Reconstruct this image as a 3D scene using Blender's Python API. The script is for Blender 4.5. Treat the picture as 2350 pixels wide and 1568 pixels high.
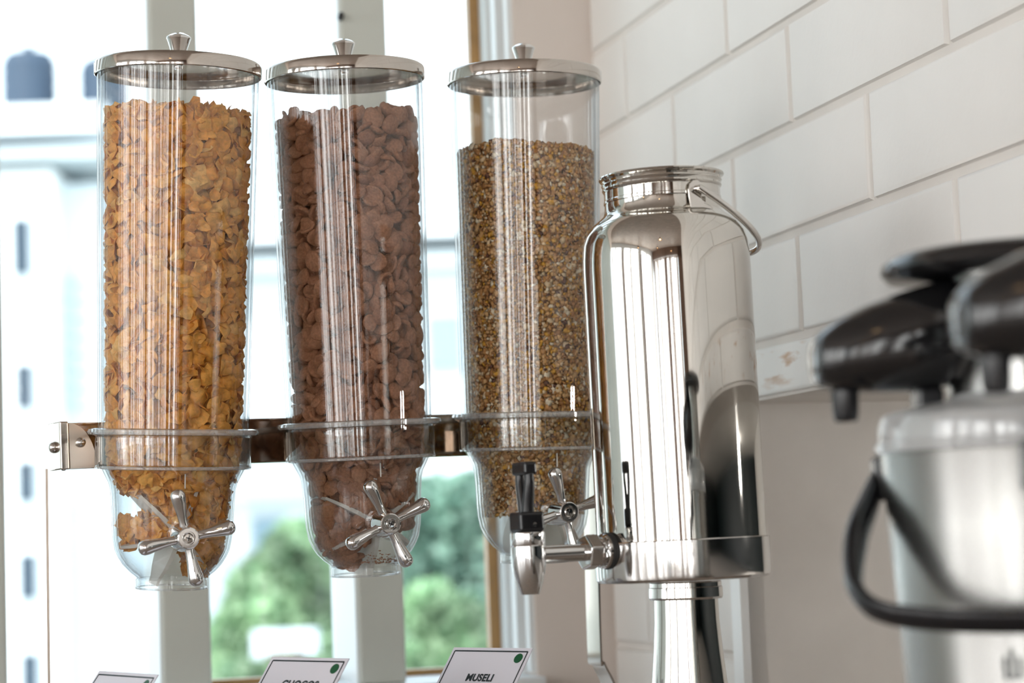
import bpy, bmesh, math, random
import numpy as np
from mathutils import Vector, Matrix
random.seed(7); rng = np.random.default_rng(7)
for o in list(bpy.data.objects): bpy.data.objects.remove(o)
S = bpy.context.scene; C = S.collection
R = math.radians; PI = math.pi

# ------------------------------------------------------------------ camera
FPX, IW, IH = 5000.0, 2350, 1568
EYE = Vector((0, 0, 1.13)); PITCH = math.atan(454/FPX); ROLL = R(-2.1)
MC = Matrix.Rotation(PI/2+PITCH, 3, 'X') @ Matrix.Rotation(ROLL, 3, 'Z')
cd = bpy.data.cameras.new('camera'); cam = bpy.data.objects.new('camera', cd); C.objects.link(cam)
cam.matrix_world = Matrix.Translation(EYE) @ MC.to_4x4()
cd.sensor_width = 36; cd.lens = FPX/IW*36; cd.clip_start = .05; cd.clip_end = 500
cd.dof.use_dof = True; cd.dof.focus_distance = 1.70; cd.dof.aperture_fstop = 5.6
S.camera = cam
# ------------------------------------------------------------------ world, sun, exposure
w = bpy.data.worlds.new('World'); S.world = w; w.use_nodes = True
nt = w.node_tree; bg = nt.nodes['Background']
tcn = nt.nodes.new('ShaderNodeTexCoord'); sp = nt.nodes.new('ShaderNodeSeparateXYZ')
cr = nt.nodes.new('ShaderNodeValToRGB')
cr.color_ramp.elements[0].position = 0.0; cr.color_ramp.elements[0].color = (.86, .96, 1.0, 1)
cr.color_ramp.elements[1].position = .75; cr.color_ramp.elements[1].color = (.62, .78, 1.0, 1)
nt.links.new(tcn.outputs['Generated'], sp.inputs[0]); nt.links.new(sp.outputs['Z'], cr.inputs[0])
nt.links.new(cr.outputs[0], bg.inputs[0]); bg.inputs[1].default_value = 1.9
sd = bpy.data.lights.new('sun', 'SUN'); sun = bpy.data.objects.new('sun', sd); C.objects.link(sun)
sd.energy = 3.2; sd.angle = R(3); sd.color = (1, .95, .88)
sun.rotation_euler = Vector((-.35, -.62, .70)).to_track_quat('Z', 'Y').to_euler()   # high, from behind the camera
for nm_, n_, e_, wx_, ang_, pw_ in (('daylight_fill_left', -4.55, -1.0, 6.6, -90, 190), ('daylight_fill_back', -1.9, -4.95, 3.9, 0, 105)):  # area lights added outside the windows to brighten the room
    ld = bpy.data.lights.new(nm_, 'AREA'); lo = bpy.data.objects.new(nm_, ld); C.objects.link(lo)
    ld.shape = 'RECTANGLE'; ld.size = wx_; ld.size_y = 2.25; ld.energy = pw_; ld.color = (1, .965, .92)
    th_ = math.radians(15.7); nv_ = Vector((math.cos(th_), math.sin(th_), 0)); ev_ = Vector((-math.sin(th_), math.cos(th_), 0))
    lo.location = nv_*n_+ev_*e_+Vector((0, 0, 1.45)); dr_ = nv_ if ang_ else ev_
    lo.rotation_euler = (-dr_).to_track_quat('Z', 'Y').to_euler()
S.view_settings.view_transform = 'Standard'; S.view_settings.look = 'None'
S.view_settings.gamma = 1; S.view_settings.use_curve_mapping = False
S.view_settings.exposure = 0.82
S.cycles.transparent_max_bounces = 40; S.cycles.max_bounces = 14
S.cycles.diffuse_bounces = 5; S.cycles.glossy_bounces = 6

# ------------------------------------------------------------------ helpers
def ray(px, py): return MC @ Vector(((px-IW/2)/FPX, -(py-IH/2)/FPX, -1))
def P(px, py, Y):
    d = ray(px, py); return EYE + d*(Y/d.y)
TH = R(15.7); N = Vector((math.cos(TH), math.sin(TH), 0)); E2 = Vector((-math.sin(TH), math.cos(TH), 0))
def RM(n, e, z): return N*n + E2*e + Vector((0, 0, z))
KW = .75      # right wall plane
def link(o, parent=None):
    C.objects.link(o)
    if parent: o.parent = parent
    return o
def tag(o, label=None, cat=None, group=None, kind=None):
    if label: o['label'] = label
    if cat: o['category'] = cat
    if group: o['group'] = group
    if kind: o['kind'] = kind
    return o
def empty(name, mw=None):
    o = bpy.data.objects.new(name, None); C.objects.link(o); o.empty_display_size = .02
    if mw is not None: o.matrix_world = mw
    return o
def me(name, V, F, mat, smooth=True, angle=35):
    m = bpy.data.meshes.new(name); m.from_pydata([tuple(v) for v in V], [], F); m.update()
    bm = bmesh.new(); bm.from_mesh(m); bmesh.ops.remove_doubles(bm, verts=bm.verts, dist=1e-7)
    bmesh.ops.recalc_face_normals(bm, faces=bm.faces); bm.to_mesh(m); bm.free()
    m.materials.append(mat)
    if smooth:
        m.shade_smooth(); m.set_sharp_from_angle(angle=R(angle))
    return m
def obj(name, V, F, mat, parent=None, smooth=True, angle=35):
    return link(bpy.data.objects.new(name, me(name, V, F, mat, smooth, angle)), parent)
class MB:
    def __init__(s): s.V = []; s.F = []
    def add(s, V, F):
        k = len(s.V); s.V += [Vector(v) for v in V]; s.F += [tuple(i+k for i in f) for f in F]; return s
    def box(s, c, h, M=None):
        c = Vector(c); V = [Vector((x*h[0], y*h[1], z*h[2])) for x in (-1, 1) for y in (-1, 1) for z in (-1, 1)]
        if M is not None: V = [M @ v for v in V]
        return s.add([c+v for v in V], [(0,1,3,2),(4,6,7,5),(0,4,5,1),(2,3,7,6),(0,2,6,4),(1,5,7,3)])
    def lathe(s, prof, n=64, M=None, closed=False):
        V = []; F = []
        for r, z in prof:
            for i in range(n):
                a = 2*PI*i/n; v = Vector((r*math.cos(a), r*math.sin(a), z)); V.append(M @ v if M is not None else v)
        m = len(prof)
        for j in range(m if closed else m-1):
            for i in range(n):
                a = j*n+i; b = j*n+(i+1) % n; k = ((j+1) % m)*n
                F.append((a, b, k+(i+1) % n, k+i))
        return s.add(V, F)
    def tube(s, pts, rad, n=12, cap=True, flat=None):
        pts = [Vector(p) for p in pts]
        if not hasattr(rad, '__len__'): rad = [rad]*len(pts)
        V = []; F = []; up = Vector((0, 0, 1)); prev = None
        for i, p in enumerate(pts):
            t = (pts[min(i+1, len(pts)-1)]-pts[max(i-1, 0)]).normalized()
            if prev is None:
                a = t.cross(up if abs(t.z) < .9 else Vector((1, 0, 0))).normalized()
            else: a = (prev-t*prev.dot(t)).normalized()
            prev = a; b = t.cross(a)
            ra, rb = (rad[i], rad[i]) if flat is None else (rad[i]*flat[0], rad[i]*flat[1])
            for k in range(n):
                g = 2*PI*k/n; V.append(p+a*math.cos(g)*ra+b*math.sin(g)*rb)
        for i in range(len(pts)-1):
            for k in range(n): F.append((i*n+k, i*n+(k+1) % n, (i+1)*n+(k+1) % n, (i+1)*n+k))
        if cap: F.append(tuple(range(n))[::-1]); F.append(tuple((len(pts)-1)*n+k for k in range(n)))
        return s.add(V, F)
    def prism(s, poly, t, M):
        n = len(poly); V = [M @ Vector((x, y, -t/2)) for x, y in poly]+[M @ Vector((x, y, t/2)) for x, y in poly]
        F = [tuple(range(n))[::-1], tuple(range(n, 2*n))]+[(i, (i+1) % n, n+(i+1) % n, n+i) for i in range(n)]
        return s.add(V, F)
    def build(s, name, mat, parent=None, smooth=True, angle=35): return obj(name, s.V, s.F, mat, parent, smooth, angle)
def bevel(o, wd, seg=2):
    b = o.modifiers.new('b', 'BEVEL'); b.width = wd; b.segments = seg; b.limit_method = 'ANGLE'; b.angle_limit = R(40); return o
def frame(origin, x, y, z):
    M = Matrix.Identity(4)
    for i, a in enumerate((x, y, z)):
        for j in range(3): M[j][i] = a[j]
    M.translation = origin; return M
def spline(pts, n=10):
    pts = [Vector(p) for p in pts]; out = []
    for i in range(len(pts)-1):
        p0, p1, p2, p3 = pts[max(i-1, 0)], pts[i], pts[i+1], pts[min(i+2, len(pts)-1)]
        for k in range(n):
            t = k/n; out.append(.5*((2*p1)+(p2-p0)*t+(2*p0-5*p1+4*p2-p3)*t*t+(3*p1-p0-3*p2+p3)*t**3))
    out.append(pts[-1]); return out

# ------------------------------------------------------------------ materials
def mat(name, col, rough=.5, metal=0, spec=.5, noise=0, nscale=8, bump=0, bscale=60, trans=0, col2=None, emit=None):
    m = bpy.data.materials.new(name); m.use_nodes = True; t = m.node_tree; b = t.nodes['Principled BSDF']
    b.inputs['Base Color'].default_value = (*col, 1); b.inputs['Roughness'].default_value = rough
    b.inputs['Metallic'].default_value = metal; b.inputs['Specular IOR Level'].default_value = spec
    tc = t.nodes.new('ShaderNodeTexCoord')
    if noise or col2:
        nn = t.nodes.new('ShaderNodeTexNoise'); nn.inputs['Scale'].default_value = nscale; nn.inputs['Detail'].default_value = 5
        t.links.new(tc.outputs['Object'], nn.inputs['Vector'])
        r = t.nodes.new('ShaderNodeValToRGB'); r.color_ramp.elements[0].position = .32; r.color_ramp.elements[1].position = .68
        c2 = col2 or tuple(c*(1-noise) for c in col)
        r.color_ramp.elements[0].color = (*c2, 1); r.color_ramp.elements[1].color = (*col, 1)
        t.links.new(nn.outputs['Fac'], r.inputs[0]); t.links.new(r.outputs[0], b.inputs['Base Color'])
    if bump:
        n2 = t.nodes.new('ShaderNodeTexNoise'); n2.inputs['Scale'].default_value = bscale; n2.inputs['Detail'].default_value = 4
        t.links.new(tc.outputs['Object'], n2.inputs['Vector'])
        bp = t.nodes.new('ShaderNodeBump'); bp.inputs['Strength'].default_value = bump; bp.inputs['Distance'].default_value = .001
        t.links.new(n2.outputs['Fac'], bp.inputs['Height']); t.links.new(bp.outputs[0], b.inputs['Normal'])
    if emit: b.inputs['Emission Color'].default_value = (*emit[0], 1); b.inputs['Emission Strength'].default_value = emit[1]
    return m
def clear(name, tint=(1, 1, 1), f0=.05, rough=.01, power=4.5, mx=.95, edge=.45):
    m = bpy.data.materials.new(name); m.use_nodes = True; t = m.node_tree; t.nodes.clear()
    out = t.nodes.new('ShaderNodeOutputMaterial'); mix = t.nodes.new('ShaderNodeMixShader')
    tr = t.nodes.new('ShaderNodeBsdfTransparent'); tr.inputs[0].default_value = (*tint, 1)
    gl = t.nodes.new('ShaderNodeBsdfAnisotropic'); gl.inputs['Roughness'].default_value = rough
    lw = t.nodes.new('ShaderNodeLayerWeight'); lw.inputs[0].default_value = .5
    pw = t.nodes.new('ShaderNodeMath'); pw.operation = 'POWER'; pw.inputs[1].default_value = power
    p2 = t.nodes.new('ShaderNodeMath'); p2.operation = 'POWER'; p2.inputs[1].default_value = 5; t.links.new(lw.outputs['Facing'], p2.inputs[0])
    ab = t.nodes.new('ShaderNodeMix'); ab.data_type = 'RGBA'; ab.inputs['A'].default_value = (*tint, 1); ab.inputs['B'].default_value = (tint[0]*edge, tint[1]*(edge+.03), tint[2]*(edge+.05), 1)
    t.links.new(p2.outputs[0], ab.inputs['Factor']); t.links.new(ab.outputs['Result'], tr.inputs[0])
    ma = t.nodes.new('ShaderNodeMath'); ma.operation = 'MULTIPLY_ADD'; ma.inputs[1].default_value = mx-f0; ma.inputs[2].default_value = f0
    t.links.new(lw.outputs['Facing'], pw.inputs[0]); t.links.new(pw.outputs[0], ma.inputs[0]); t.links.new(ma.outputs[0], mix.inputs[0])
    t.links.new(tr.outputs[0], mix.inputs[1]); t.links.new(gl.outputs[0], mix.inputs[2]); t.links.new(mix.outputs[0], out.inputs[0])
    return m
def cereal(name, cols, rough=.55, transl=.0, bump=.5, bscale=700, mottling=.25):
    m = bpy.data.materials.new(name); m.use_nodes = True; t = m.node_tree; b = t.nodes['Principled BSDF']
    at = t.nodes.new('ShaderNodeAttribute'); at.attribute_name = 'rnd'
    oi = t.nodes.new('ShaderNodeObjectInfo'); ad = t.nodes.new('ShaderNodeMath'); ad.operation = 'ADD'
    fr = t.nodes.new('ShaderNodeMath'); fr.operation = 'FRACT'
    t.links.new(at.outputs['Fac'], ad.inputs[0]); t.links.new(oi.outputs['Random'], ad.inputs[1]); t.links.new(ad.outputs[0], fr.inputs[0])
    r = t.nodes.new('ShaderNodeValToRGB'); e = r.color_ramp.elements
    e[0].position, e[0].color = cols[0][0], (*cols[0][1], 1); e[1].position, e[1].color = cols[-1][0], (*cols[-1][1], 1)
    for p_, c_ in cols[1:-1]: k = e.new(p_); k.color = (*c_, 1)
    t.links.new(fr.outputs[0], r.inputs[0])
    g = t.nodes.new('ShaderNodeNewGeometry'); nn = t.nodes.new('ShaderNodeTexNoise'); nn.inputs['Scale'].default_value = bscale*.3; nn.inputs['Detail'].default_value = 3
    t.links.new(g.outputs['Position'], nn.inputs['Vector'])
    mr = t.nodes.new('ShaderNodeMapRange'); mr.inputs[1].default_value = .3; mr.inputs[2].default_value = .7; mr.inputs[3].default_value = 1-mottling; mr.inputs[4].default_value = 1+mottling*.6
    t.links.new(nn.outputs['Fac'], mr.inputs[0])
    mx = t.nodes.new('ShaderNodeVectorMath'); mx.operation = 'SCALE'
    t.links.new(r.outputs[0], mx.inputs[0]); t.links.new(mr.outputs[0], mx.inputs['Scale']); t.links.new(mx.outputs[0], b.inputs['Base Color'])
    b.inputs['Roughness'].default_value = rough; b.inputs['Specular IOR Level'].default_value = .35
    n2 = t.nodes.new('ShaderNodeTexNoise'); n2.inputs['Scale'].default_value = bscale; t.links.new(g.outputs['Position'], n2.inputs['Vector'])
    bp = t.nodes.new('ShaderNodeBump'); bp.inputs['Strength'].default_value = bump; bp.inputs['Distance'].default_value = .0006
    t.links.new(n2.outputs['Fac'], bp.inputs['Height']); t.links.new(bp.outputs[0], b.inputs['Normal'])
    if transl:
        o = t.nodes['Material Output']; ms = t.nodes.new('ShaderNodeMixShader'); ms.inputs[0].default_value = transl
        tl = t.nodes.new('ShaderNodeBsdfTranslucent'); t.links.new(mx.outputs[0], tl.inputs[0])
        t.links.new(b.outputs[0], ms.inputs[1]); t.links.new(tl.outputs[0], ms.inputs[2]); t.links.new(ms.outputs[0], o.inputs[0])
    return m
M_acr = clear('clear_acrylic', (.988, .992, .993), .046, .012, 4.2, .70, .30)
M_bowl = clear('clear_moulded_plastic', (.975, .985, .985), .06, .025, 3.2, .75, .40)
def milky(m, fac, col=(.9, .92, .93)):
    t = m.node_tree; out = [n for n in t.nodes if n.type == 'OUTPUT_MATERIAL'][0]; src = out.inputs[0].links[0].from_socket
    df = t.nodes.new('ShaderNodeBsdfDiffuse'); df.inputs[0].default_value = (*col, 1); mx = t.nodes.new('ShaderNodeMixShader'); mx.inputs[0].default_value = fac
    t.links.new(src, mx.inputs[1]); t.links.new(df.outputs[0], mx.inputs[2]); t.links.new(mx.outputs[0], out.inputs[0]); return m
M_rim = milky(clear('thick_plastic_rim', (.97, .98, .98), .10, .05, 2.5, .9), .16)
M_pane = clear('window_glass', (.97, .985, .975), .03, .01, 5, .9, .9)
M_steel = mat('polished_steel', (.70, .675, .645), .07, 1)
M_lid = mat('brushed_lid_steel', (.60, .55, .505), .09, 1, noise=.12, nscale=25)
M_can = mat('can_steel', (.68, .66, .62), .05, 1, noise=.08, nscale=30)
M_base = mat('can_base_steel', (.66, .64, .62), .10, 1)
M_chrome = mat('chrome', (.74, .735, .73), .03, 1)
M_gus = mat('satin_gusset_steel', (.78, .70, .62), .28, 1)
M_leg = mat('shaded_leg_steel', (.30, .25, .21), .3, 1)  # darker steel for the left leg, dark room reflection put into the colour
M_bar = mat('bar_steel', (.60, .53, .47), .10, 1)
M_black = mat('black_plastic', (.012, .012, .014), .22, 0, .5)
M_bgloss = mat('black_glossy_plastic', (.010, .010, .011), .10, 0, .7)
M_rub = mat('rubber', (.02, .02, .02), .6)
M_sil = mat('white_silicone', (.83, .83, .80), .45, noise=.05, nscale=40)
def translucent(m, fac):
    t = m.node_tree; out = [n for n in t.nodes if n.type == 'OUTPUT_MATERIAL'][0]; src = out.inputs[0].links[0].from_socket
    df = t.nodes.new('ShaderNodeBsdfTranslucent'); df.inputs[0].default_value = (.95, .92, .86, 1); mx = t.nodes.new('ShaderNodeMixShader'); mx.inputs[0].default_value = fac
    t.links.new(src, mx.inputs[1]); t.links.new(df.outputs[0], mx.inputs[2]); t.links.new(mx.outputs[0], out.inputs[0]); return m
translucent(M_sil, .45)
M_brick = None
M_plaster = mat('painted_plaster', (.80, .755, .72), .6, noise=.05, nscale=3, bump=.15, bscale=90)
M_grout = mat('painted_joint', (.74, .70, .66), .7, noise=.08, nscale=14)
M_grey = mat('grey_painted_panel', (.82, .80, .775), .5, noise=.04, nscale=2)
M_white = mat('white_gloss_paint', (.86, .87, .87), .35)
M_pillar = mat('beige_painted_pillar', (.74, .66, .60), .55, noise=.10, nscale=4)
M_wood = mat('varnished_wood_bead', (.50, .27, .09), .35, noise=.25, nscale=30)
M_frame = mat('white_window_frame', (.74, .77, .78), .4)
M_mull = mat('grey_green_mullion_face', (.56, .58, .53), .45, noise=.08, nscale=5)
M_taupe = mat('taupe_ceiling_boards', (.36, .30, .26), .55, noise=.2, nscale=6)
M_floor = mat('floor_tile', (.42, .36, .31), .35, noise=.15, nscale=3)
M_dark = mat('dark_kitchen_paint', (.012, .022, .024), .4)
M_brown = mat('brown_panelling', (.16, .085, .05), .4, noise=.3, nscale=6)
M_curtain = mat('brown_blind_fabric', (.20, .10, .065), .7)
M_counter = mat('stone_counter', (.40, .33, .28), .25, noise=.3, nscale=40)
M_card = mat('white_card', (.74, .73, .80), .55)
M_ink = mat('black_ink', (.01, .018, .022), .5)
M_green = mat('green_ink', (.0, .085, .025), .5)
M_build = mat('white_rendered_facade', (.80, .82, .83), .8, noise=.04, nscale=.5)
M_ledge = mat('grey_concrete_ledge', (.45, .50, .52), .8)
M_wing = mat('pale_blue_grey_facade', (.62, .67, .70), .8, noise=.06, nscale=.6)
M_win = mat('dark_window_opening', (.03, .05, .075), .3)
M_tank = mat('blue_grey_water_tank', (.028, .05, .082), .6)
M_ground = mat('pale_paved_ground', (.50, .52, .48), .9, noise=.2, nscale=.3)
M_bark = mat('bark', (.10, .07, .05), .9)
def leafmat(name, a, b):
    return cereal(name, [(0, a), (.5, b), (1, tuple(c*1.3 for c in b))], .55, .3, .1, 7, .72)
M_leaf1 = leafmat('bright_leaf', (.13, .27, .13), (.33, .46, .28))
M_leaf2 = leafmat('blueish_leaf', (.10, .22, .16), (.25, .38, .30))
M_flake = cereal('toasted_corn', [(0, (.90, .42, .08)), (.3, (.96, .51, .11)), (.6, (.84, .36, .055)), (.8, (.97, .61, .20)), (1, (.74, .29, .045))], .5, .25, .5, 900, .22)
M_choco = cereal('cocoa_cereal', [(0, (.34, .155, .085)), (.5, (.41, .20, .115)), (1, (.28, .12, .065))], .75, 0, .9, 1600, .28)
M_mues = cereal('muesli_mix', [(0, (.58, .29, .10)), (.2, (.66, .37, .14)), (.4, (.46, .21, .07)), (.56, (.74, .45, .20)), (.68, (.74, .38, .05)), (.80, (.82, .62, .38)), (.90, (.90, .78, .58)), (.965, (.16, .07, .045)), (1, (.56, .30, .12))], .6, .1, .5, 1200, .2)
for m_ in (M_mues,):
    for nd in m_.node_tree.nodes:
        if nd.type == 'VALTORGB': nd.color_ramp.interpolation = 'CONSTANT'
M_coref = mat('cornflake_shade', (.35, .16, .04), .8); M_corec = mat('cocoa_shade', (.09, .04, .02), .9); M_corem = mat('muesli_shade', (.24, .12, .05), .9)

def brickmat():
    m = mat('white_painted_brick', (.80, .775, .745), .5, noise=.045, nscale=9, bump=.25, bscale=130)
    t = m.node_tree; b = t.nodes['Principled BSDF']; old = b.inputs['Base Color'].links[0].from_socket
    g = t.nodes.new('ShaderNodeNewGeometry'); s = t.nodes.new('ShaderNodeSeparateXYZ'); t.links.new(g.outputs['Position'], s.inputs[0])
    # rusty drip marks along the lowest joint of the lintel course
    d = t.nodes.new('ShaderNodeMath'); d.operation = 'SUBTRACT'; d.inputs[1].default_value = 1.276; t.links.new(s.outputs['Z'], d.inputs[0])
    a = t.nodes.new('ShaderNodeMath'); a.operation = 'ABSOLUTE'; t.links.new(d.outputs[0], a.inputs[0])
    mr = t.nodes.new('ShaderNodeMapRange'); mr.inputs[1].default_value = .004; mr.inputs[2].default_value = .03; mr.inputs[3].default_value = 1; mr.inputs[4].default_value = 0
    t.links.new(a.outputs[0], mr.inputs[0])
    n = t.nodes.new('ShaderNodeTexNoise'); n.inputs['Scale'].default_value = 38; n.inputs['Detail'].default_value = 6
    mp = t.nodes.new('ShaderNodeMapping'); mp.inputs['Scale'].default_value = (.5, .5, 2.2)
    t.links.new(g.outputs['Position'], mp.inputs[0]); t.links.new(mp.outputs[0], n.inputs['Vector'])
    r = t.nodes.new('ShaderNodeMapRange'); r.inputs[1].default_value = .56; r.inputs[2].default_value = .70; t.links.new(n.outputs['Fac'], r.inputs[0])
    mu = t.nodes.new('ShaderNodeMath'); mu.operation = 'MULTIPLY'; t.links.new(mr.outputs[0], mu.inputs[0]); t.links.new(r.outputs[0], mu.inputs[1])
    mx = t.nodes.new('ShaderNodeMix'); mx.data_type = 'RGBA'; mx.inputs['B'].default_value = (.48, .27, .13, 1)
    t.links.new(mu.outputs[0], mx.inputs['Factor']); t.links.new(old, mx.inputs['A']); t.links.new(mx.outputs['Result'], b.inputs['Base Color'])
    return m
M_brick = brickmat()

# ================================================================== SETTING
def rbox(mb, n0, n1, e0, e1, z0, z1):
    V = [RM(n, e, z) for n in (n0, n1) for e in (e0, e1) for z in (z0, z1)]
    return mb.add(V, [(0,1,3,2),(4,6,7,5),(0,4,5,1),(2,3,7,6),(0,2,6,4),(1,5,7,3)])
def struct(name, boxes, m, label=None):
    mb = MB()
    for b in boxes: rbox(mb, *b)
    o = mb.build(name, m, smooth=False); o['kind'] = 'structure'
    if label: o['label'] = label
    return o
CZ = .95; ZC = 2.9; EJ = 1.904; ZS = 1.247; EN = -1.0; EF = 2.30; EG = 2.42
LN = -4.2; BE = -4.6
struct('floor', [(LN-.3, 3, BE-.3, 2.6, -.1, 0)], M_floor)
struct('ceiling', [(LN-1.2, 3, BE-1.2, 2.75, ZC, ZC+.12)], M_taupe)
# right wall with the pass-through opening
wr = struct('wall_right', [(KW+.004, KW+.20, EJ, EG+.015, 0, ZC), (KW+.004, KW+.20, BE, EN, 0, ZC), (KW+.004, KW+.20, EN, EJ, ZS+.001, ZC), (KW+.004, KW+.20, EN, EJ, 0, CZ-.04)], M_grout, 'white painted brick wall right of the window')
ZR = [1.012-.0935*k for k in range(1, -1, -1)]; rows = []
zb = 1.012-.0935
bounds = [.918, 1.012, 1.108, 1.204, 1.298, 1.388, 1.482, 1.574, 1.669, 1.763, 1.857, 1.951, 2.045, 2.139]
proto = {}
GR = .0032
def brick_mesh(ln, h, var):
    key = (round(ln, 3), round(h, 3), var)
    if key in proto: return proto[key]
    # front face is a softly bevelled slab: x towards the room is -X local
    rr = random.Random(hash(key) % 999); t = .0045; bv = .0028; V = []; F = []
    def ring(d, inset):
        k = len(V)
        for sy, sz in ((0, 0), (1, 0), (1, 1), (0, 1)):
            y = inset if sy == 0 else ln-inset; z = inset if sz == 0 else h-inset
            V.append((-d, y+rr.uniform(-.0006, .0006), z+rr.uniform(-.0006, .0006)))
        return k
    a = ring(0, 0); b = ring(t*.55, .0008); c = ring(t*.9, bv*.6); d = ring(t, bv*1.6)
    for p, q in ((a, b), (b, c), (c, d)):
        for i in range(4): F.append((p+i, p+(i+1) % 4, q+(i+1) % 4, q+i))
    F.append((d, d+1, d+2, d+3)); F.append((a+3, a+2, a+1, a))
    m = me('brick', V, F, M_brick, True, 50); proto[key] = m; return m
base_m = frame(Vector((0, 0, 0)), N, E2, Vector((0, 0, 1)))
def put_brick(e0, e1, z0, z1):
    if e1-e0 < .02: return
    m = brick_mesh(e1-e0-2*GR, z1-z0-2*GR, random.randrange(3))
    o = bpy.data.objects.new('brick', m); link(o, wr)
    o.matrix_world = Matrix.Translation(RM(KW+.0045, e0+GR, z0+GR)) @ base_m
for j in range(len(bounds)-1):
    z0, z1 = bounds[j], bounds[j+1]
    off = 1.742 if j % 2 == 0 else 1.588
    if z1 > 1.29 and j == 3: pass
    k0 = -15
    for k in range(k0, 5):
        e0 = off+.297*k-.0; e1 = e0+.297
        e0c, e1c = max(e0, -1.9), min(e1, 2.298)
        if e1c <= e0c: continue
        if z1 <= ZS+.06:                         # rows reaching below the soffit stop at the opening
            if z1 > ZS:                          # lintel row is split by the soffit
                if e1c > EJ+.026: put_brick(max(e0c, EJ+.026), e1c, z0, z1)
                if e1c > EN: put_brick(max(e0c, EN), min(e1c, EJ+.026), ZS, z1)
            else:
                if e1c > EJ+.026: put_brick(max(e0c, EJ+.026), e1c, z0, z1)
        else: put_brick(e0c, e1c, z0, z1)
struct('trim_1', [(KW-.004, KW+.02, EJ, EJ+.024, CZ, ZS)], M_white, 'white corner strip on the edge of the opening')
struct('wall_far_jamb', [(KW+.006, 2.3, EJ+.001, EJ+.2, 0, ZC)], M_grey, 'smooth grey panel on the far side of the opening')
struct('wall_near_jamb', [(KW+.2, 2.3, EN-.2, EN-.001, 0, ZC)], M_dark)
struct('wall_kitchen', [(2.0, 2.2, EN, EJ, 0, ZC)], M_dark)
struct('ceiling_kitchen', [(KW+.2, 2.2, EN, EJ, ZS+.002, ZS+.1)], M_grey)
kl = bpy.data.lights.new('kitchen_fill', 'AREA'); ko = bpy.data.objects.new('kitchen_fill', kl); C.objects.link(ko); kl.size = .09; kl.energy = 1.15; kl.color = (1, .96, .9)  # added lamp inside the opening, brightens the far jamb panel
ko.location = RM(1.5, 1.15, ZS-.01); ko.rotation_euler = (RM(1.35, .95, ZS)-RM(1.15, 1.9, 1.0)).to_track_quat('Z', 'Y').to_euler()
struct('counter_bounce', [(KW+.004, 2.0, EN, EJ, CZ-.04, CZ)], M_grey, 'added pale shelf in the opening, bouncing light onto the far panel')  # unseen slab added to bounce light up to the far jamb
# window wall: pillar, jamb moulding, mullions, sill
struct('wall_far', [(.662, KW+.004, EF, EG+.015, 0, ZC), (LN, .662, EF+.02, EG+.14, 0, .955), (LN, .662, EF+.02, EG+.14, 2.45, ZC)], M_pillar, 'beige painted pillar between window and brick wall')
struct('trim_2', [(.650, .664, EF+.035, EF+.052, .985, 2.45), (.656, .664, EF+.006, EF+.02, .985, 2.45), (.652, .664, EF+.085, EF+.115, .985, 2.45)], M_frame, 'moulded jamb beside the window')
struct('trim_3', [(.640, .654, EG-.008, EG+.008, .985, 2.45), (LN, .640, EG-.010, EG+.008, .9815, .9885)], M_wood, 'varnished wood bead along the glass')
struct('trim_4', [(LN, .662, EF-.03, EG-.010, .955, .9815)], M_frame, 'white window sill')
win = struct('window_1', [(LN, .662, EG-.01, EG+.03, 2.40, 2.45), (LN, .662, EG-.0, EG+.03, .955, .985)], M_frame, 'tall window wall with square mullions')
mx_ = [.257-.208*k for k in range(-1, 20, 1)]
prev = .640
for i, n0 in enumerate(sorted([.257+.208*k for k in range(-18, 2)], reverse=True)):
    mb = MB(); rbox(mb, n0, n0+.051, EF-.0, EG+.02, .9816, 2.45)
    o = bevel(mb.build('mullion', M_mull, win, smooth=False), .003)
    # thin skin on each mullion's left flank, window light put into its colour
    mb = MB(); rbox(mb, n0-.002, n0, EF+.004, EG+.018, .9816, 2.45); mb.build('mullion_lit_side', M_frame, win, smooth=False)
    mb = MB(); rbox(mb, n0+.0515, prev, EG-.001, EG+.003, .985, 2.41); mb.build('pane', M_pane, win, smooth=False)
    prev = n0-.0025
q_ = P(782, 38, 2.335); mb = MB(); mb.lathe([(0, -.005), (.0028, -.004), (.0036, 0), (.0028, .004), (0, .0055)], 16, Matrix.Translation(q_) @ Matrix.Rotation(.35, 4, 'Y')); mb.build('latch', M_black, win)
# left and back walls: tall windows with vertical blinds (seen only in reflections)
struct('wall_left', [(LN-.15, LN, BE, 2.6, 0, .35), (LN-.15, LN, BE, 2.6, 2.6, ZC)]+[(LN-.15, LN, e, e+w_, .3, 2.6) for e, w_ in ((-4.6, .5), (-3.2, .18), (-2.1, .55), (-.5, .16), (.5, .4), (1.6, .16), (2.3, .3))], M_frame)
struct('wall_back', [(LN, KW+.2, BE-.15, BE, 0, .3), (LN, KW+.2, BE-.15, BE, 2.35, ZC), (.15, KW+.2, BE-.15, BE, 0, ZC), (-1.9, -1.55, BE-.15, BE, 0, ZC)]+[(n, n+.07, BE-.15, BE, .3, 2.4) for n in (-3.4, -2.6, -1.0, -.35)], M_brown)
sl = bpy.data.meshes.new('slat'); mb = MB(); mb.box((0, 0, 1.35), (.018, .0015, 1.05)); sl = me('slat', mb.V, mb.F, M_white, False)
sl2 = me('slat', mb.V, mb.F, M_curtain, False)
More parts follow.
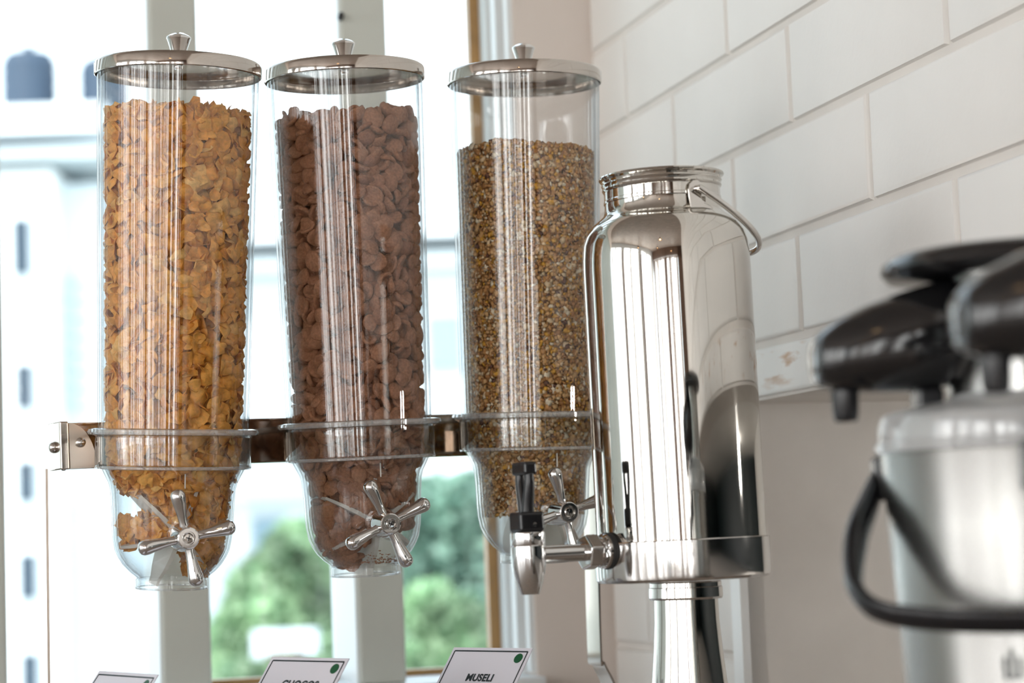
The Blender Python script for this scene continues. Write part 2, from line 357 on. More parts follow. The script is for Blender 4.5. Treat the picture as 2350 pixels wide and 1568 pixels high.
def blind(name, p0, p1, n, label, d):
    r = empty(name, Matrix.Translation(p0)); tag(r, label, 'blind')
    mb = MB(); a = p0+Vector((0, 0, 2.42)); b = p1+Vector((0, 0, 2.42)); mb.tube([a-p0, b-p0], .02, 8); mb.build('rail', M_white, r)
    rr = random.Random(n)
    for i in range(n):
        if math.sin(i*.55)+math.sin(i*.23+1)+rr.uniform(-1.4, 1.4) < -.25: continue
        o = bpy.data.objects.new('slat', sl if rr.random() < .35 else sl2); link(o, r)
        o.location = (p1-p0)*((i+.5)/n); o.rotation_euler = (0, 0, d+rr.uniform(-1.2, 1.2))
blind('vertical_blind', RM(LN+.12, -4.2, 0), RM(LN+.12, 2.2, 0), 170, 'white vertical blind along the left windows, seen in reflections', TH+PI/2)
blind('vertical_blind', RM(-3.9, BE+.12, 0), RM(.1, BE+.12, 0), 120, 'white vertical blind on the back window, seen in reflections', TH)
# pendant lamps
lamp_at = [(-.5, -.6, 2.2), (-1.4, -1.8, 2.2), (-.35, -2.6, 2.2), (-2.4, -.4, 2.2)]
pos = ['nearest to the counter', 'over the middle of the room', 'near the back window', 'towards the left windows']
for (n, e, z), tx in zip(lamp_at, pos):
    r = empty('pendant_lamp', Matrix.Translation(RM(n, e, z))); tag(r, 'small cone pendant lamp '+tx, 'lamp', 'pendant lamps')
    mb = MB(); mb.lathe([(.02, .12), (.03, .11), (.10, .0), (.096, .0), (.026, .105), (.0, .11)], 32); mb.build('shade', M_brown, r)
    mb = MB(); mb.tube([(0, 0, .12), (0, 0, ZC-z)], .003, 6); mb.build('cord', M_black, r)
    mb = MB(); mb.lathe([(0, .02), (.03, .025), (.035, .045), (.02, .08), (0, .085)], 20)
    mb.build('bulb', mat('warm_bulb', (1, .8, .5), .5, emit=((1, .66, .32), 25)), r)
# counter
ct = MB(); rbox(ct, LN+1.6, KW-.002, .2, EF-.035, CZ-.04, CZ); o = bevel(ct.build('counter', M_counter, smooth=False), .004)
tag(o, 'long stone serving counter under the dispensers', 'counter')
mb = MB(); rbox(mb, LN+1.7, KW-.004, .3, EF-.04, .0, CZ-.04); mb.build('cabinet_body', M_brown, o, smooth=False)

# ================================================================== CEREAL SHAPES
def flake_mesh(seed, r=.0084):
    rr = random.Random(seed); V = []; n = 10; ph = [rr.uniform(0, 6.28) for _ in range(4)]
    el = rr.uniform(.7, 1.0); cu = rr.uniform(-.6, .6)
    def z(x, y): return r*(.22*math.sin(3*x/r+ph[0])+.20*math.sin(3.4*y/r+ph[1])+cu*((x/r)**2+(y/r)**2)*.7+.12*math.sin(6*(x+y)/r+ph[2]))
    t = .0005; rings = [0, .5, .82, 1.0]; pts = [(0, 0)]
    for q in rings[1:]:
        for i in range(n):
            a = 2*PI*i/n+.2*q; R0 = r*q*(1+(.13*math.sin(3*a+ph[3])+rr.uniform(-.2, .1))*q)
            pts.append((R0*math.cos(a), R0*math.sin(a)*el))
    k = len(pts)
    V = [(x, y, z(x, y)+t*(.3 if i > 2*n else 1)) for i, (x, y) in enumerate(pts)]+[(x, y, z(x, y)-t*(.3 if i > 2*n else 1)) for i, (x, y) in enumerate(pts)]
    F = []
    for o_, fl in ((0, 0), (k, 1)):
        for i in range(n):
            f = (o_, o_+1+i, o_+1+(i+1) % n); F.append(f[::-1] if fl else f)
            for q in range(2):
                a = o_+1+q*n+i; b = o_+1+q*n+(i+1) % n; f = (a, a+n, b+n, b); F.append(f[::-1] if fl else f)
    for i in range(n):
        a = 1+2*n+i; b = 1+2*n+(i+1) % n; F.append((a, a+k, b+k, b))
    return V, F
def shell_mesh(seed):
    rr = random.Random(seed); a0 = .0088*rr.uniform(.85, 1.1); b0 = .0072*rr.uniform(.8, 1.1); t0 = .0020*rr.uniform(.85, 1.2)
    bend = rr.choice([.0056, .0064, .0075, .010, .018])*1.0; V = []; F = []; nu, nv = 14, 7
    def mapp(x, y, z):
        th = x/bend; rad = bend+z-(y/b0)**2*b0*.22   # bent around y axis and dished across
        return (rad*math.sin(th), y, rad*math.cos(th)-bend)
    lay = [0, .45, .8, .95, 1.0]
    for s in (1, -1):
        for q in lay:
            h = t0*math.sqrt(max(0, 1-q**5)) if q < 1 else 0
            for i in range(nu):
                g = 2*PI*i/nu; wob = 1+.05*math.sin(3*g+seed); x = a0*q*math.cos(g)*wob; y = b0*q*math.sin(g)*wob
                V.append(mapp(x, y, s*h))
    L = len(lay)
    for s in (0, 1):
        for j in range(L-1):
            for i in range(nu):
                k = (s*L+j)*nu; f = (k+i, k+(i+1) % nu, k+nu+(i+1) % nu, k+nu+i); F.append(f if s == 0 else f[::-1])
    return V, F
def bit_mesh(seed):
    rr = random.Random(seed); n = 6; r = .0028*rr.uniform(.6, 1.35); el = rr.uniform(.45, .95); t = r*rr.choice([.16, .2, .3, .5]); V = [(0, 0, t)]; c = rr.uniform(-.3, .3)
    for i in range(n):
        a = 2*PI*i/n; q = rr.uniform(.8, 1.1); x = r*q*math.cos(a); y = r*q*el*math.sin(a); V.append((x, y, c*(x*x)/r))
    V.append((0, 0, -t)); F = [(0, 1+i, 1+(i+1) % n) for i in range(n)]+[(n+1, 1+(i+1) % n, 1+i) for i in range(n)]
    return V, F
def clean(VF, m):
    o = me('tmp', VF[0], VF[1], m, True, 60); o.calc_loop_triangles()
    V = np.array([v.co[:] for v in o.vertices]); F = np.array([t.vertices[:] for t in o.loop_triangles]); return o, V, F
KIND = {
 'corn': dict(mat=M_flake, var=[clean(flake_mesh(i), M_flake) for i in range(9)], size=.0072, sp=.0104, tilt=1.25, core=M_coref),
 'choc': dict(mat=M_choco, var=[clean(shell_mesh(i), M_choco) for i in range(9)], size=.0082, sp=.0122, tilt=1.75, core=M_corec),
 'mues': dict(mat=M_mues, var=[clean(bit_mesh(i), M_mues) for i in range(12)], size=.0026, sp=.0033, tilt=.8, core=M_corem)}
for K_ in KIND.values(): K_['V'] = [v[1] for v in K_['var']]
def rotmats(normals, tilt, n, flat=.45):
    """random spin about z, tilt, then z aligned on normal: arrays n x 3 x 3"""
    out = np.empty((n, 3, 3))
    sp_ = rng.uniform(0, 2*PI, n); ti = np.where(rng.random(n) < flat, np.abs(rng.normal(0, .28, n)), np.abs(rng.normal(0, tilt*.65, n))).clip(0, 1.5); ti = rng.uniform(.15, 1.57, n) if flat < .2 else ti; ta = rng.uniform(0, 2*PI, n); fl = rng.random(n) < .5
    for i in range(n):
        z = Vector(normals[i]); q = z.to_track_quat('Z', 'Y').to_matrix()
        ax = Vector((math.cos(ta[i]), math.sin(ta[i]), 0))
        m = q @ Matrix.Rotation(ti[i], 3, ax) @ Matrix.Rotation(sp_[i], 3, 'Z')
        if fl[i]: m = m @ Matrix.Rotation(PI, 3, 'X')
        out[i] = np.array(m)
    return out, ti

# ================================================================== DISPENSERS
U = .000342
def z_(y): return (1350-y)*U
HUB = .0430
# inner radius of the vessel as a function of height
PRO_O = [(82, 1350), (82, 1330), (79, 1327), (84, 1322), (98, 1311), (112, 1296), (122, 1280), (130, 1262), (135, 1235), (137.5, 1205), (139, 1165), (142, 1125), (146, 1110), (161, 1081)]
def rbowl(z):
    ys = [p[1] for p in PRO_O][::-1]; rs = [p[0] for p in PRO_O][::-1]
    y = 1350-z/U
    if y >= 1078: return np.interp(y, ys, rs)*U-.0030
    return np.interp(y, [180, 1010, 1078], [184.5, 170, 163])*U-.0040
def content(name, kind, top, accept, root, zmin, fnp, label, group, cat, individuals=True):
    K = KIND[kind]; Mw = np.array(root.matrix_world); pos = []; nor = []; sz = []
    s = K['sp']; ztube = z_(1078)
    # shells of pieces against the tube wall, in layers
    for L in range(3):
        ztop = top
        nz = int((ztop+.01-zmin)/(s*.86))
        for j in range(nz):
            z = zmin+(j+.5)*s*.86; rr_ = rbowl(z)-L*K['size']*.75
            if rr_ < .006: continue
            nphi = int(2*PI*rr_/s)
            for i in range(nphi):
                a = 2*PI*(i+.5*(j % 2)+rng.uniform(-.3, .3))/nphi; zz = z+rng.uniform(-.3, .3)*s
                hgt = ztop+fnp(a)
                if zz > hgt: continue
                x, y = math.cos(a), math.sin(a)
                if not accept(rr_*x, rr_*y, zz): continue
                pos.append((a, zz, L)); nor.append((x, y, 0)); sz.append(1)
    n = len(pos); mats, ti = rotmats(nor, K['tilt'], n, .12 if kind == 'choc' else .45)
    P3 = np.empty((n, 3)); scl = rng.uniform(*{'corn': (.68, 1.25), 'choc': (.95, 1.2), 'mues': (.6, 1.4)}[kind], n)
    for i, (a, zz, L) in enumerate(pos):
        Vv = K['var'][0][1] if False else K['V'][i % len(K['V'])]@(mats[i].T*scl[i])
        lim = rbowl(zz)-.0002-L*K['size']*.75
        if zz < z_(1078): lim = min(lim, rbowl(zz-K['size']*.6)-.0002)
        rr_ = lim-.001
        for _k in range(3):
            rr_ -= np.hypot(Vv[:, 0]+rr_*math.cos(a), Vv[:, 1]+rr_*math.sin(a)).max()-lim
        P3[i] = (rr_*math.cos(a), rr_*math.sin(a), zz)
    # filling of the rotor chamber and top crust
    vol = []
    nv = {'corn': 1500, 'choc': 650, 'mues': 5000}[kind]
    for _ in range(nv):
        z = rng.uniform(zmin, ztube+.02); q = (rbowl(z)-K['size']*.9)*math.sqrt(rng.random()); a = rng.uniform(0, 2*PI)
        if accept(q*math.cos(a), q*math.sin(a), z): vol.append((q*math.cos(a), q*math.sin(a), z))
    for _ in range({'corn': 420, 'choc': 160, 'mues': 4200}[kind]):
        rt = rbowl(top)-K['size']; q = rt*math.sqrt(rng.random()); a = rng.uniform(0, 2*PI)
        vol.append((q*math.cos(a), q*math.sin(a), top+fnp(a)*(q/rt)+rng.uniform(-.8, .35)*K['size']))
    if vol:
        vn = [(rng.normal(), rng.normal(), rng.normal()) for _ in vol]; m2, _t = rotmats(vn, 1, len(vol))
        P3 = np.vstack([P3, np.array(vol)]); mats = np.concatenate([mats, m2]); scl = np.concatenate([scl, rng.uniform(.8, 1.15, len(vol))])
    n = len(P3); nw = n-len(vol)
    # world transforms
    R3 = Mw[:3, :3]; Wp = P3@R3.T+Mw[:3, 3]; Wm = np.einsum('ij,njk->nik', R3, mats)
    show = []
    if individuals:                                  # the ones that show largest: outer layer, facing the camera
        cd_ = -(R3.T@np.array([.2, 1, 0])); score = []
        lay = np.array([p[2] for p in pos]+[0]*len(vol))
        for i in range(n):
            v = Wp[i]; toc = -v[:2]/np.linalg.norm(v[:2]); rad = R3[:, :2]@P3[i, :2]; rad = rad[:2]/(np.linalg.norm(rad[:2])+1e-6)
            f = float(rad@toc); q = np.hypot(P3[i, 0], P3[i, 1])/rbowl(P3[i, 2])
            score.append(f+q*.9-lay[i]*.8)
        show = list(np.argsort(score)[::-1][:300])
    sset = set(show); rest = [i for i in range(n) if i not in sset]
    for i in show:
        v = K['var'][i % len(K['var'])][0]; o = bpy.data.objects.new(name, v); C.objects.link(o)
        M4 = Matrix.Identity(4)
        for a in range(3):
            for b in range(3): M4[a][b] = Wm[i, a, b]*scl[i]
            M4[a][3] = Wp[i, a]
        o.matrix_world = M4; tag(o, label, cat, group)
    VV = []; FF = []; AA = []; k = 0
    for i in rest:
        _, V, F = K['var'][i % len(K['var'])]
        VV.append(V@(Wm[i].T*scl[i])+Wp[i]); FF.append(F+k); k += len(V); AA.append(np.full(len(V), rng.random()))
    V = np.vstack(VV); F = np.vstack(FF); A = np.concatenate(AA)
    m = bpy.data.meshes.new(name+'_filling'); m.vertices.add(len(V)); m.vertices.foreach_set('co', V.ravel())
    m.loops.add(len(F)*3); m.loops.foreach_set('vertex_index', F.ravel().astype(np.int32))
    m.polygons.add(len(F)); m.polygons.foreach_set('loop_start', np.arange(0, len(F)*3, 3, dtype=np.int32))
    m.update(calc_edges=True); m.materials.append(K['mat']); m.polygons.foreach_set('use_smooth', np.ones(len(F), bool))
    at = m.attributes.new('rnd', 'FLOAT', 'POINT'); at.data.foreach_set('value', A.astype(np.float32))
    o = bpy.data.objects.new(name+'_filling', m); C.objects.link(o)
    # dense middle of the pile
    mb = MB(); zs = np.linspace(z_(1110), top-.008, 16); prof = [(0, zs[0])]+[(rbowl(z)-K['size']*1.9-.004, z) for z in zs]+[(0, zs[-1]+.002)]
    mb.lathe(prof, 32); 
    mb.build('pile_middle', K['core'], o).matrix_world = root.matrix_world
    return o
def dispenser(top_px, bot_px, Yt, Yb, yaw, rot, label, flaps, knob_label=None, seam=True):
    T = P(*top_px, Yt); B = P(*bot_px, Yb); z = (T-B).normalized()
    f0 = Vector((math.sin(yaw), -math.cos(yaw), 0)); f = (f0-z*f0.dot(z)).normalized(); y = -f; x = y.cross(z)
    L = (T-B).length; s = L/z_(180)
    root = empty('cereal_dispenser', frame(B, x*1.0, y, z) @ Matrix.Scale(s, 4))
    tag(root, label, 'dispenser', None)
    def B_(mb, name, m, par=root, **k): return mb.build(name, m, par, **k)
    # bowl (outer down to spout, collar and flange) thick shell
    out = [(r*U, z_(yy)) for r, yy in PRO_O]+[(163*U, z_(1079)), (175*U, z_(1077)), (177*U, z_(1072)), (177*U, z_(1006)), (183*U, z_(1002)), (192*U, z_(1000)), (194*U, z_(995)), (192*U, z_(989)), (182*U, z_(987)), (174*U, z_(988))]
    th_ = .0024
    inn = [(173*U, z_(1000)), (172.5*U, z_(1060)), (171*U, z_(1072)), (160*U, z_(1072)), (156*U, z_(1078))]+[(r*U-th_, z_(yy)+.0004) for r, yy in PRO_O[::-1][1:]]
    mb = MB(); mb.lathe(out+inn, 96, closed=True); bowl = B_(mb, 'bowl', M_bowl)
    mb = MB(); mb.lathe([(178*U, z_(1001)), (183*U, z_(1001.5)), (192*U, z_(999.5)), (194.6*U, z_(995)), (192.5*U, z_(988)), (182*U, z_(986)), (178*U, z_(988))], 96, closed=True); B_(mb, 'flange', M_rim, bowl)
    mb = MB(); mb.lathe([(170*U, z_(1076)), (176*U, z_(1077.5)), (177.6*U, z_(1074)), (176*U, z_(1070)), (170*U, z_(1073))], 96, closed=True); B_(mb, 'collar_edge', M_rim, bowl)
    mb = MB(); mb.lathe([(75*U, z_(1349)), (82.4*U, z_(1350.5)), (82.6*U, z_(1347)), (76*U, z_(1346))], 96, closed=True); B_(mb, 'spout_rim', M_rim, bowl)
    # tube
    mb = MB(); t = .0030
    ys = [1068, 1010, 800, 600, 400, 172]
    ro = [(np.interp(yy, [172, 1010, 1068], [185, 171, 170])*U, z_(yy)) for yy in ys]
    mb.lathe(ro+[(r-t, zz) for r, zz in ro[::-1]], 96, closed=True); B_(mb, 'tube', M_acr)
    # lid
    H = z_(178)
    mb = MB(); mb.lathe([(188.5*U, H), (191*U, H+.0006), (191.5*U, H+.0085), (189*U, H+.0102), (185*U, H+.0112), (150*U, H+.0128), (60*U, H+.0142), (0, H+.0145)], 96)
    mb.lathe([(188.5*U, H), (188*U, H+.0075), (180*U, H+.0082), (174*U, H+.0080), (160*U, H+.0092), (0, H+.0098)], 96)
    lid = B_(mb, 'lid', M_lid, angle=28)
    mb = MB(); K0 = H+.0165
    mb.lathe([(6.0e-3, K0-.003), (6.2e-3, K0+.001), (5.4e-3, K0+.0014), (5.7e-3, K0+.0026), (6.5e-3, K0+.005), (9.1e-3, K0+.0130), (9.7e-3, K0+.0142), (9.4e-3, K0+.0156), (7.6e-3, K0+.0168), (4e-3, K0+.0186), (0, K0+.0192)], 48)
    B_(mb, 'knob', M_chrome, lid)
    mb = MB(); mb.lathe([(0, H+.0060), (.0028, H+.0064), (.0036, H+.0080), (.0036, H+.0095)], 20); B_(mb, 'screw', M_chrome, lid)
    # moulding seam over the hub
    if seam:
        zz = z_(1100); mb = MB(); mb.box((0.001, -(rbowl(zz)+.0030), z_(1102)), (.00035, .0006, .0055)); B_(mb, 'seam', M_sil, bowl)
    # rotor
    rt = MB(); Mx = Matrix.Translation((0, 0, HUB)) @ Matrix.Rotation(PI/2, 4, 'X')
    rt.lathe([(0, -.040), (.0085, -.040), (.0085, .040), (0, .040)], 24, Mx); rotor = B_(rt, 'rotor', M_sil)
    for a in flaps:
        a = R(a); V = []; F = []; nr = 7
        for i in range(nr):
            q = .006+(.0425-.006)*i/(nr-1); X = q*math.cos(a); Z = HUB+q*math.sin(a); tk = .0019-.0009*i/(nr-1)
            rr_ = rbowl(Z)-.0012; ym = math.sqrt(max(rr_*rr_-X*X, 0)) if abs(X) < rr_ else 0
            ym = max(min(ym, .040), .002)
            if abs(X) > rr_-.001: X = math.copysign(rr_-.001, X)
            nx, nz = -math.sin(a)*tk, math.cos(a)*tk
            for yy in (-ym, ym):
                for sg in (1, -1): V.append((X+nx*sg, yy, Z+nz*sg))
        for i in range(nr-1):
            k = i*4
            F += [(k, k+4, k+6, k+2), (k+1, k+3, k+7, k+5), (k, k+1, k+5, k+4), (k+2, k+6, k+7, k+3)]
        F += [(0, 2, 3, 1), ((nr-1)*4, (nr-1)*4+1, (nr-1)*4+3, (nr-1)*4+2)]
        obj('paddle', V, F, M_sil, root, smooth=False)
    # handle
    yb = -(rbowl(HUB)+.003)
    Mh = Matrix.Translation((0, yb+.002, HUB)) @ Matrix.Rotation(PI/2, 4, 'X')
    mb = MB(); mb.lathe([(0.0115, 0), (.0115, .014), (.0112, .0165), (.0108, .018), (.0086, .0310), (.0082, .0324), (.0074, .0330), (.0052, .0330), (.0049, .0300), (0, .0300)], 48, Mh)
    hub = B_(mb, 'handle_hub', M_chrome, angle=25)
    mb = MB(); mb.lathe([(0.0042, .0300), (.0041, .0316), (.003, .0325), (0, .0326)], 24, Mh); sc = B_(mb, 'screw', M_steel, hub)
    mb = MB()
    for g in (0, PI/2): mb.box((0, yb+.002-.0327, HUB), (.0021, .0005, .0004), Matrix.Rotation(g+rot, 3, 'Y'))
    B_(mb, 'screw_slot', M_black, hub, smooth=False)
    for k in range(4):
        a = rot+k*PI/2+PI/2; d = Vector((math.cos(a), 0, math.sin(a))); o0 = Vector((0, yb+.002-.0235, HUB))
        qs = [.0070, .012, .018, .026, .0305, .0335, .0358, .0370, .0375]; rs = [.0038, .0034, .0039, .0051, .0058, .0057, .0045, .0026, .0004]
        mb = MB(); mb.tube([o0+d*q+Vector((0, -q*.05, 0)) for q in qs], rs, 20); B_(mb, 'handle_arm', M_chrome, hub, angle=60)
    return root

def wave(amp, ph, k=2, t=0): return lambda a: amp*math.sin(k*a+ph)+amp*.6*math.sin(5*a+ph*2)+t*math.cos(a)
def ang(x, z): return math.degrees(math.atan2(z-HUB, x)) % 360
def acc1(x, y, z):
    if z > z_(1128): return True
    a = ang(x, z)
    if 126 < a < 192: return z < .051+.003*math.sin(x*300) and math.hypot(x, z-HUB) > .008
    if 192 <= a < 305: return False
    return True
def acc2(x, y, z):
    if z > z_(1128): return True
    a = ang(x, z)
    if 146 < a < 158 and math.hypot(x, z-HUB) > .012: return False
    return (a < 158 or a < 238 or a > 352) and not (238 <= a <= 352)
def acc3(x, y, z): return z > .0405
D1 = dispenser((409, 180), (394, 1350), 1.690, 1.712, R(18), R(13), 'clear tube cereal dispenser filled with golden cornflakes, leftmost of the three', (135, 195, 250, 310, 10, 70))
D2 = dispenser((791, 190), (839, 1320), 1.772, 1.792, R(20), R(24), 'clear tube cereal dispenser filled with brown cocoa shells, between cornflakes and muesli', (150, 212, 268, 330, 30, 90))
D3 = dispenser((1203, 197), (1225, 1290), 1.845, 1.862, R(22), R(16), 'clear tube cereal dispenser filled with muesli, partly behind the steel milk can', (0, 60, 122, 180, 240, 300))
bpy.context.view_layer.update()
o = content('cornflake', 'corn', z_(272), acc1, D1, .004, wave(.0015, 1.0), 'golden toasted cornflake among those filling the leftmost clear dispenser', 'cornflakes in the left dispenser', 'cornflake')
tag(o, 'mass of golden cornflakes filling the leftmost clear tube', 'cornflakes', None, 'stuff')
o = content('cocoa_cereal_shell', 'choc', z_(275), acc2, D2, .004, wave(.003, 2.2), 'brown curved cocoa cereal shell among those filling the middle clear dispenser', 'cocoa shells in the middle dispenser', 'cereal')
tag(o, 'mass of brown cocoa cereal shells filling the middle clear tube', 'cereal', None, 'stuff')
o = content('muesli', 'mues', z_(345), acc3, D3, .036, wave(.002, .4), '', '', '', individuals=False)
tag(o, 'brown and cream muesli flakes filling the clear tube behind the milk can', 'muesli', None, 'stuff')
# crumbs in the bottom of the middle bowl
mb = MB()
for _ in range(170):
    a = rng.normal(-PI/2+.25, .55); zz = .010+abs(rng.normal(0, .0035)); q = rbowl(zz)-.0004; s = rng.uniform(.0002, .0007)
    mb.box((q*math.cos(a), q*math.sin(a), zz), (s, s, s*.6), Matrix.Rotation(rng.uniform(0, 3), 3, 'Z'))
o = mb.build('cereal_crumbs', M_choco, smooth=False); o.matrix_world = D2.matrix_world
tag(o, 'brown crumbs lying in the bottom of the middle bowl', 'crumbs', None, 'stuff')

# ================================================================== STAND
YL, YR = 1.726, 1.985
stand = empty('dispenser_stand', Matrix.Translation(P(108, 1080, YL))); tag(stand, 'polished steel rail stand carrying the three cereal dispensers', 'stand')
inv = stand.matrix_world.inverted()
def st(name, mb, m, par=stand, **k):
    mb.V = [inv @ v for v in mb.V]; return mb.build(name, m, par, **k)
tl, bl, tr, br = P(112, 974, YL), P(112, 1080, YL), P(1395, 944, YR), P(1395, 1028, YR)
up = Vector((0, 0, 1)); bx = (tr-tl).normalized(); up = (up-bx*up.dot(bx)).normalized(); bn = bx.cross(up).normalized()   # bn points away from the camera
if bn.y < 0: bn = -bn
hb = (tl-bl).length; Lb = (tr-tl).length
mb = MB(); o0 = tl-up*hb
prof = [(0, .0), (hb, .0), (hb, -.012), (hb-.0012, -.012), (hb-.0012, -.0012), (.0012, -.0012), (.0012, -.012), (0, -.012)]   # (height, towards camera)
V = []
for s_ in (0, Lb):
    for h_, d_ in prof: V.append(o0+bx*s_+up*h_+bn*(d_))
n_ = len(prof); F = [tuple(range(n_))[::-1], tuple(range(n_, 2*n_))]+[(i, (i+1) % n_, n_+(i+1) % n_, n_+i) for i in range(n_)]
mb.add(V, F); st('rail', mb, M_bar, angle=20, smooth=False)
def plate(o_, a, b, c, name, m, bev=.0005):
    mb = MB(); mb.box(o_, (1, 1, 1), Matrix((( a.x, b.x, c.x), (a.y, b.y, c.y), (a.z, b.z, c.z)))); return bevel(st(name, mb, m, smooth=False), bev)
# left end cap with quarter-round gusset and dome bolt
cam_n = -bn
plate(tl-up*hb/2+bx*.0035-bn*.012, bx*.0035, up*(hb/2+.0006), bn*.0150, 'end_cap', M_bar, .001)
G = frame(tl-up*hb+bx*.0072-bn*.0275, bx, up, bx.cross(up))
poly = [(0, 0), (.0215, 0)]+[(.0215*math.cos(g), .0015+(hb-.0025)*math.sin(g)) for g in np.linspace(.05, PI/2, 14)]
mb = MB(); mb.prism(poly, .0014, G); st('gusset', mb, M_gus, smooth=False)
def bolt(p, d, r, name='bolt'):
    q = d.to_track_quat('Z', 'Y').to_matrix().to_4x4(); Mx = Matrix.Translation(p) @ q
    mb = MB(); mb.lathe([(r, 0), (r, r*.25), (r*.85, r*.65), (r*.5, r*.9), (0, r)], 24, Mx); st(name, mb, M_steel)
bolt(tl-up*hb*.52-bn*.012, -bx, .0046); bolt(tl-up*hb*.45+bx*.016-bn*.0285, -bn, .0040)
bolt(tl-up*hb*.98+bx*.005-bn*.018, -up, .0022)
for Dp in (D1, D2, D3):     # bracket ring behind each collar
    c = Dp.matrix_world @ Vector((0, 0, z_(1040))); Mx = Matrix.Translation(c) @ Dp.matrix_world.to_3x3().normalized().to_4x4()
    mb = MB(); V = []; F = []; k = 0
    q0 = bn; a0 = math.atan2(bn.y, bn.x); nseg = 14
    for i in range(nseg+1):
        a = a0-.55+1.1*i/nseg
        for rr_ in (.0622, .0636):
            for hz in (-.009, .009): V.append(c+Vector((math.cos(a)*rr_, math.sin(a)*rr_, hz)))
    for i in range(nseg):
        k = i*4; F += [(k, k+4, k+5, k+1), (k+2, k+3, k+7, k+6), (k, k+2, k+6, k+4), (k+1, k+5, k+7, k+3)]
    F += [(0, 1, 3, 2), (nseg*4, nseg*4+2, nseg*4+3, nseg*4+1)]
    mb.add(V, F); st('bracket', mb, M_bar)
# legs: flat strips, the left one edge-on
lp = P(107, 1078, YL-.012); lq = Vector((P(111, 1568, YL-.012).x, lp.y, CZ))
rd = Vector((lp.x, lp.y, 0)).normalized()
lpth = [lp, (lp+lq)/2, Vector((lq.x, lq.y, CZ+.012)), Vector((lq.x-.004, lq.y, CZ+.003)), Vector((lq.x-.02, lq.y, CZ+.0012))]
def strip(path, wdir, w_, t_, name):
    V = []; F = []
    for i, p in enumerate(path):
        t = (path[min(i+1, len(path)-1)]-path[max(i-1, 0)]).normalized(); nrm = t.cross(wdir).normalized()
        for a in (-1, 1):
            for b in (-1, 1): V.append(p+wdir*w_/2*a+nrm*t_/2*b)
    for i in range(len(path)-1):
        k = i*4; F += [(k, k+4, k+5, k+1), (k+2, k+3, k+7, k+6), (k, k+2, k+6, k+4), (k+1, k+5, k+7, k+3)]
    k = (len(path)-1)*4; F += [(0, 1, 3, 2), (k, k+2, k+3, k+1)]
    mb = MB(); mb.add(V, F); return st(name, mb, M_bar, angle=30)
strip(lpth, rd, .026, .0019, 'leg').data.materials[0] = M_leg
rp = P(1352, 1000, YR-.02); rq = P(1364, 1480, YR-.02)
wd = Vector((-.35, .94, 0)).normalized()
rpath = spline([rp, rq, P(1372, 1520, YR-.02), P(1395, 1568, YR-.02), Vector((P(1440, 1640, YR-.02).x, rp.y, CZ+.002))], 6)
strip(rpath, wd, .030, .0018, 'leg')

# ================================================================== MILK CAN
s32 = .00032
Bc = P(1570, 1331, 1.60); Tc = P(1517, 404, 1.60); za = (Tc-Bc).normalized(); ya = (Vector((0, 1, 0))-za*za.y).normalized(); xa = ya.cross(za)
can = empty('milk_can_dispenser', frame(Bc, xa, ya, za)); tag(can, 'tall polished steel milk can with bail handle and black-levered tap by the brick wall', 'milk dispenser')
def zc(y): return (1331-y)*s32
prof = [(0, .0008), (.050, .0006), (.0600, 0), (.0625, .0006), (.0638, .0022), (.0642, .005), (.0642, zc(1239)-.0006), (.0638, zc(1239)), (.0626, zc(1239)+.0002)]
mb = MB(); mb.lathe(prof, 128); mb.build('base_band', M_base, can, angle=28)
R_ = .0622
shoulder = [(R_, zc(1239)), (R_, zc(900)), (R_, zc(620)), (R_-.0002, zc(592)), (.0612, zc(560)), (.0596, zc(540)), (.0562, zc(521)), (.0515, zc(507)), (.0472, zc(497)), (.0445, zc(489)), (.0434, zc(480)), (.0431, zc(470)), (.0430, zc(462))]
mb = MB(); mb.lathe(shoulder, 128); mb.build('body', M_can, can, angle=50)
neck = [(.0430, zc(462)), (.0436, zc(460)), (.0436, zc(455)), (.0431, zc(453)), (.0431, zc(434)), (.0438, zc(432)), (.0444, zc(428)), (.0439, zc(424)), (.0442, zc(420)), (.0448, zc(417)), (.0442, zc(413)), (.0446, zc(409)), (.0462, zc(405)), (.0466, zc(402)), (.0461, zc(399)), (.0450, zc(400)), (.0438, zc(408)), (.0425, zc(430)), (.0424, zc(480)), (.058, zc(560)), (.060, zc(640)), (.060, .004), (0, .003)]
mb = MB(); mb.lathe(neck, 128); mb.build('neck', M_can, can, angle=28)
def dirz(az): return Vector((math.sin(az), -math.cos(az), 0))
def tang(az): return Vector((math.cos(az), math.sin(az), 0))
# ears and bail
for az in (R(31), R(211)):
    d, t = dirz(az), tang(az)
    G = frame(d*.0452+Vector((0, 0, .270)), t, Vector((0, 0, 1)), d)
    out = [(-.0075, -.004), (-.0035, -.0085), (.004, -.0095), (.0095, -.0065), (.0125, -.0030), (.0100, -.0005), (.0045, .0015), (.0020, .0050), (.0035, .0085), (.0045, .0125), (.0030, .0160), (-.0005, .0180), (-.0045, .0175), (-.0075, .0150), (-.0088, .0110), (-.0085, .004)]
    mb = MB(); mb.prism(out, .0016, G); ear = bevel(mb.build('ear', M_steel, can, smooth=False), .0006)
    mb = MB(); mb.box(d*.0440+Vector((0, 0, .2700)), (1, 1, 1), Matrix([[t.x*.006, d.x*.0016, 0], [t.y*.006, d.y*.0016, 0], [0, 0, .006]])); mb.build('ear_mount', M_steel, can, smooth=False)
a_ = dirz(R(31)); e_ = dirz(R(121)); P0 = Vector((0, 0, .2815)); pts = []
hole = -.0020
for k in range(49):
    th = PI*k/48; c_, s_ = math.cos(th), math.sin(th)
    L_ = s_**.8
    p_ = P0+a_*(.0500*math.copysign(abs(c_)**.75, c_))+e_*(L_*.0745+hole)+Vector((0, 0, -L_*.0400+.0000))
    pts.append(p_)
